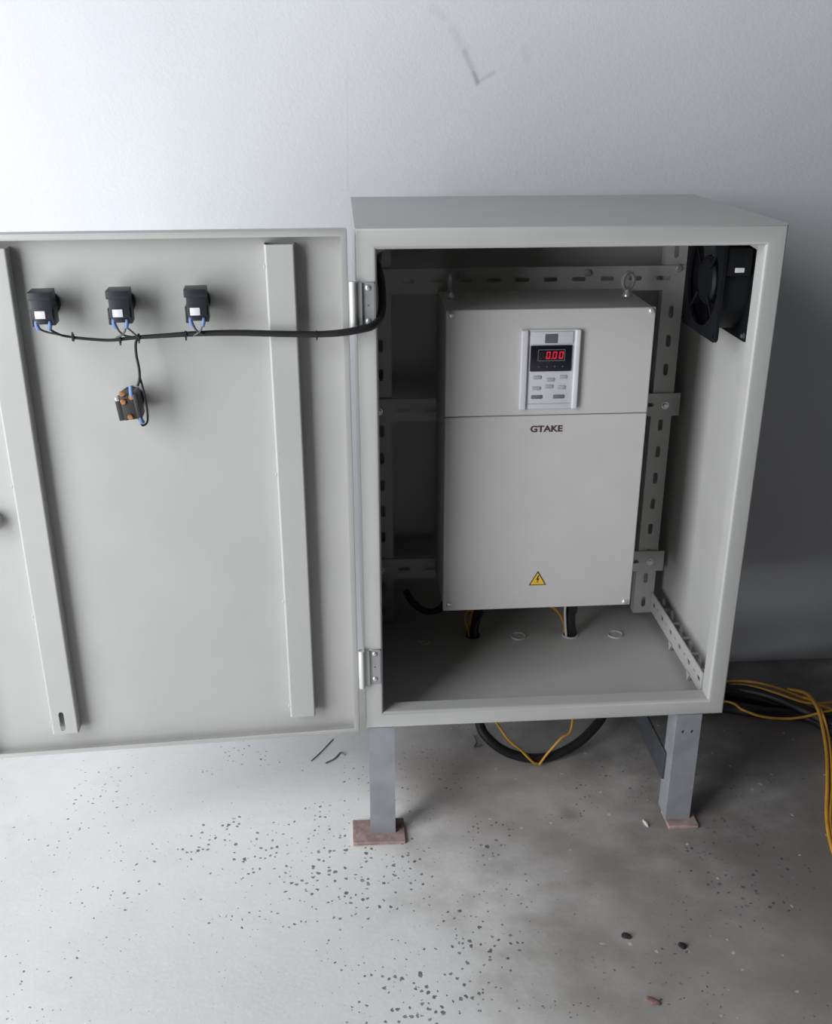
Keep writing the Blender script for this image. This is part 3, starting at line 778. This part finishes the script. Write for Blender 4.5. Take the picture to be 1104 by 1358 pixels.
def fl(px, py, r, lift=0.0):
    q = at_z(px, py, G+r+lift); return (q.x, q.y, q.z)
cable('power_cable', 'upper black cable lying on the floor behind the cabinet right side', 'cable',
      [(0.585, 0.440, G+0.012), (0.66, 0.425, G+0.013), fl(968, 914, 0.010, .004), fl(1000, 917, 0.010, .012), fl(1035, 927, 0.010, .016), fl(1068, 942, 0.010, .016), fl(1108, 962, 0.010, .006), fl(1180, 985, 0.010), fl(1290, 1000, 0.010)], 0.0120, 'cable_black')
cable('power_cable', 'lower black cable lying on the floor beside the cabinet right side', 'cable',
      [(0.590, 0.375, G+0.012), (0.66, 0.335, G+0.012), fl(960, 938, 0.010), fl(1000, 944, 0.010), fl(1040, 946, 0.010), fl(1075, 952, 0.010, .002), fl(1110, 972, 0.010), fl(1180, 1000, 0.010), fl(1290, 1030, 0.010)], 0.0120, 'cable_black')
cable('power_cable', 'black cable crossing over the others at the right edge of the floor', 'cable',
      [(0.590, 0.405, G+0.012), (0.66, 0.385, G+0.012), fl(964, 921, 0.010), fl(1005, 926, 0.010, 0.002), fl(1045, 937, 0.010, 0.002), fl(1078, 947, 0.010, .014), fl(1108, 950, 0.010, .016), fl(1180, 955, 0.010), fl(1290, 960, 0.010)], 0.0115, 'cable_black')
cable('earth_wire', 'yellow wire resting along the top of the black floor cables', 'wire',
      [(0.60, 0.415, G+0.012), fl(964, 904, 0.004, .018), fl(1000, 905, 0.004, .028), fl(1035, 914, 0.004, .034), fl(1070, 928, 0.004, .036), fl(1108, 942, 0.004, .026), fl(1180, 960, 0.004, 0.02), fl(1260, 990, 0.004)], 0.0032, 'yellow_wire')
cable('earth_wire', 'second yellow wire running just beneath the topmost one on the floor cables', 'wire',
      [(0.60, 0.40, G+0.012), fl(964, 909, 0.004, .018), fl(1000, 911, 0.004, .028), fl(1030, 919, 0.004, .034), fl(1062, 930, 0.004, .036), fl(1085, 933, 0.004, .036), fl(1112, 932, 0.004, .030), fl(1180, 935, 0.004, 0.01), fl(1260, 950, 0.004)], 0.0028, 'yellow_wire')
cable('earth_wire', 'yellow wire sagging in front of the black floor cables', 'wire',
      [(0.600, 0.345, G+0.021), fl(960, 930, 0.004, .018), fl(985, 941, 0.004, .020), fl(1010, 950, 0.004, .014), fl(1040, 953, 0.004, .016), fl(1065, 951, 0.004, .024), fl(1090, 945, 0.004, .036), fl(1125, 940, 0.004, .030), fl(1200, 940, 0.004)], 0.0026, 'yellow_wire')
cable('earth_wire', 'yellow wire trailing forward across the floor at the right edge', 'wire',
      [fl(1045, 914, 0.004, .036), fl(1070, 920, 0.004, .044), fl(1084, 938, 0.004, .044), fl(1091, 962, 0.004, .022), fl(1097, 1000, 0.004), fl(1098, 1040, 0.004), fl(1097, 1080, 0.004), fl(1101, 1112, 0.004), fl(1112, 1145, 0.004), fl(1135, 1175, 0.004)], 0.0036, 'yellow_wire')
cable('earth_wire', 'second yellow wire trailing beside the forward one at the right edge', 'wire',
      [fl(1062, 924, 0.004, .036), fl(1080, 930, 0.004, .044), fl(1092, 948, 0.004, .036), fl(1099, 975, 0.004, .010), fl(1103, 1005, 0.004), fl(1104, 1045, 0.004), fl(1102, 1085, 0.004), fl(1106, 1115, 0.004), fl(1118, 1150, 0.004)], 0.0026, 'yellow_wire')

# ------------------------------------------------------------------ scraps on the floor
def chip(name, label, cat, px, py, sx, sy, sz, rot, mat, seed):
    q = at_z(px, py, G)
    g = bmesh.new(); bmesh.ops.create_icosphere(g, subdivisions=2, radius=1.0)
    rnd = random.Random(seed)
    for v in g.verts:
        v.co *= 0.75+0.5*rnd.random(); v.co.x *= sx; v.co.y *= sy; v.co.z = max(v.co.z*sz, -sz*0.35)
    zmin = min(v.co.z for v in g.verts)
    g.transform(Matrix.Translation((q.x, q.y, G-zmin)) @ Matrix.Rotation(rot, 4, 'Z'))
    o = obj(name, g, mat, origin=(q.x, q.y, G))
    return tag(o, label, cat)
chip('tape_scrap', 'small black scrap on the floor, the left of two', 'scrap', 830, 1242, 0.0075, 0.0052, 0.004, -0.5, 'chip_black', 1)
chip('tape_scrap', 'small black scrap with thin tail on the floor, the right of two', 'scrap', 905, 1255, 0.0065, 0.0052, 0.004, -0.7, 'chip_black', 2)
q = at_z(899, 1241, G)
chip('paint_chip', 'small pale chip on the floor left of the front right leg', 'scrap', 857, 1093, 0.0030, 0.0095, 0.0035, 0.25, 'pale_chip', 3)
chip('red_scrap', 'reddish brown scrap on the floor near the bottom edge', 'scrap', 866, 1328, 0.011, 0.006, 0.003, -0.6, 'red_scrap', 4)
for lab, pts, r in (('thin grey offcut lying on the floor left of the front left leg, longest of three', ((413, 1009), (426, 997), (442, 980)), 0.0011),
                    ('short grey offcut lying on the floor closest to the front left leg', ((432, 1012), (444, 1006), (452, 998), (458, 1001)), 0.0014),
                    ('small grey offcut on the floor under the cabinet left of the cable loop', ((627, 975), (632, 984), (629, 991), (640, 988)), 0.0012)):
    P_ = [at_z(a, c, G+r) for a, c in pts]
    cable('wire_offcut', lab, 'scrap', [tuple(v) for v in P_], r, 'offcut_grey', seg=6)
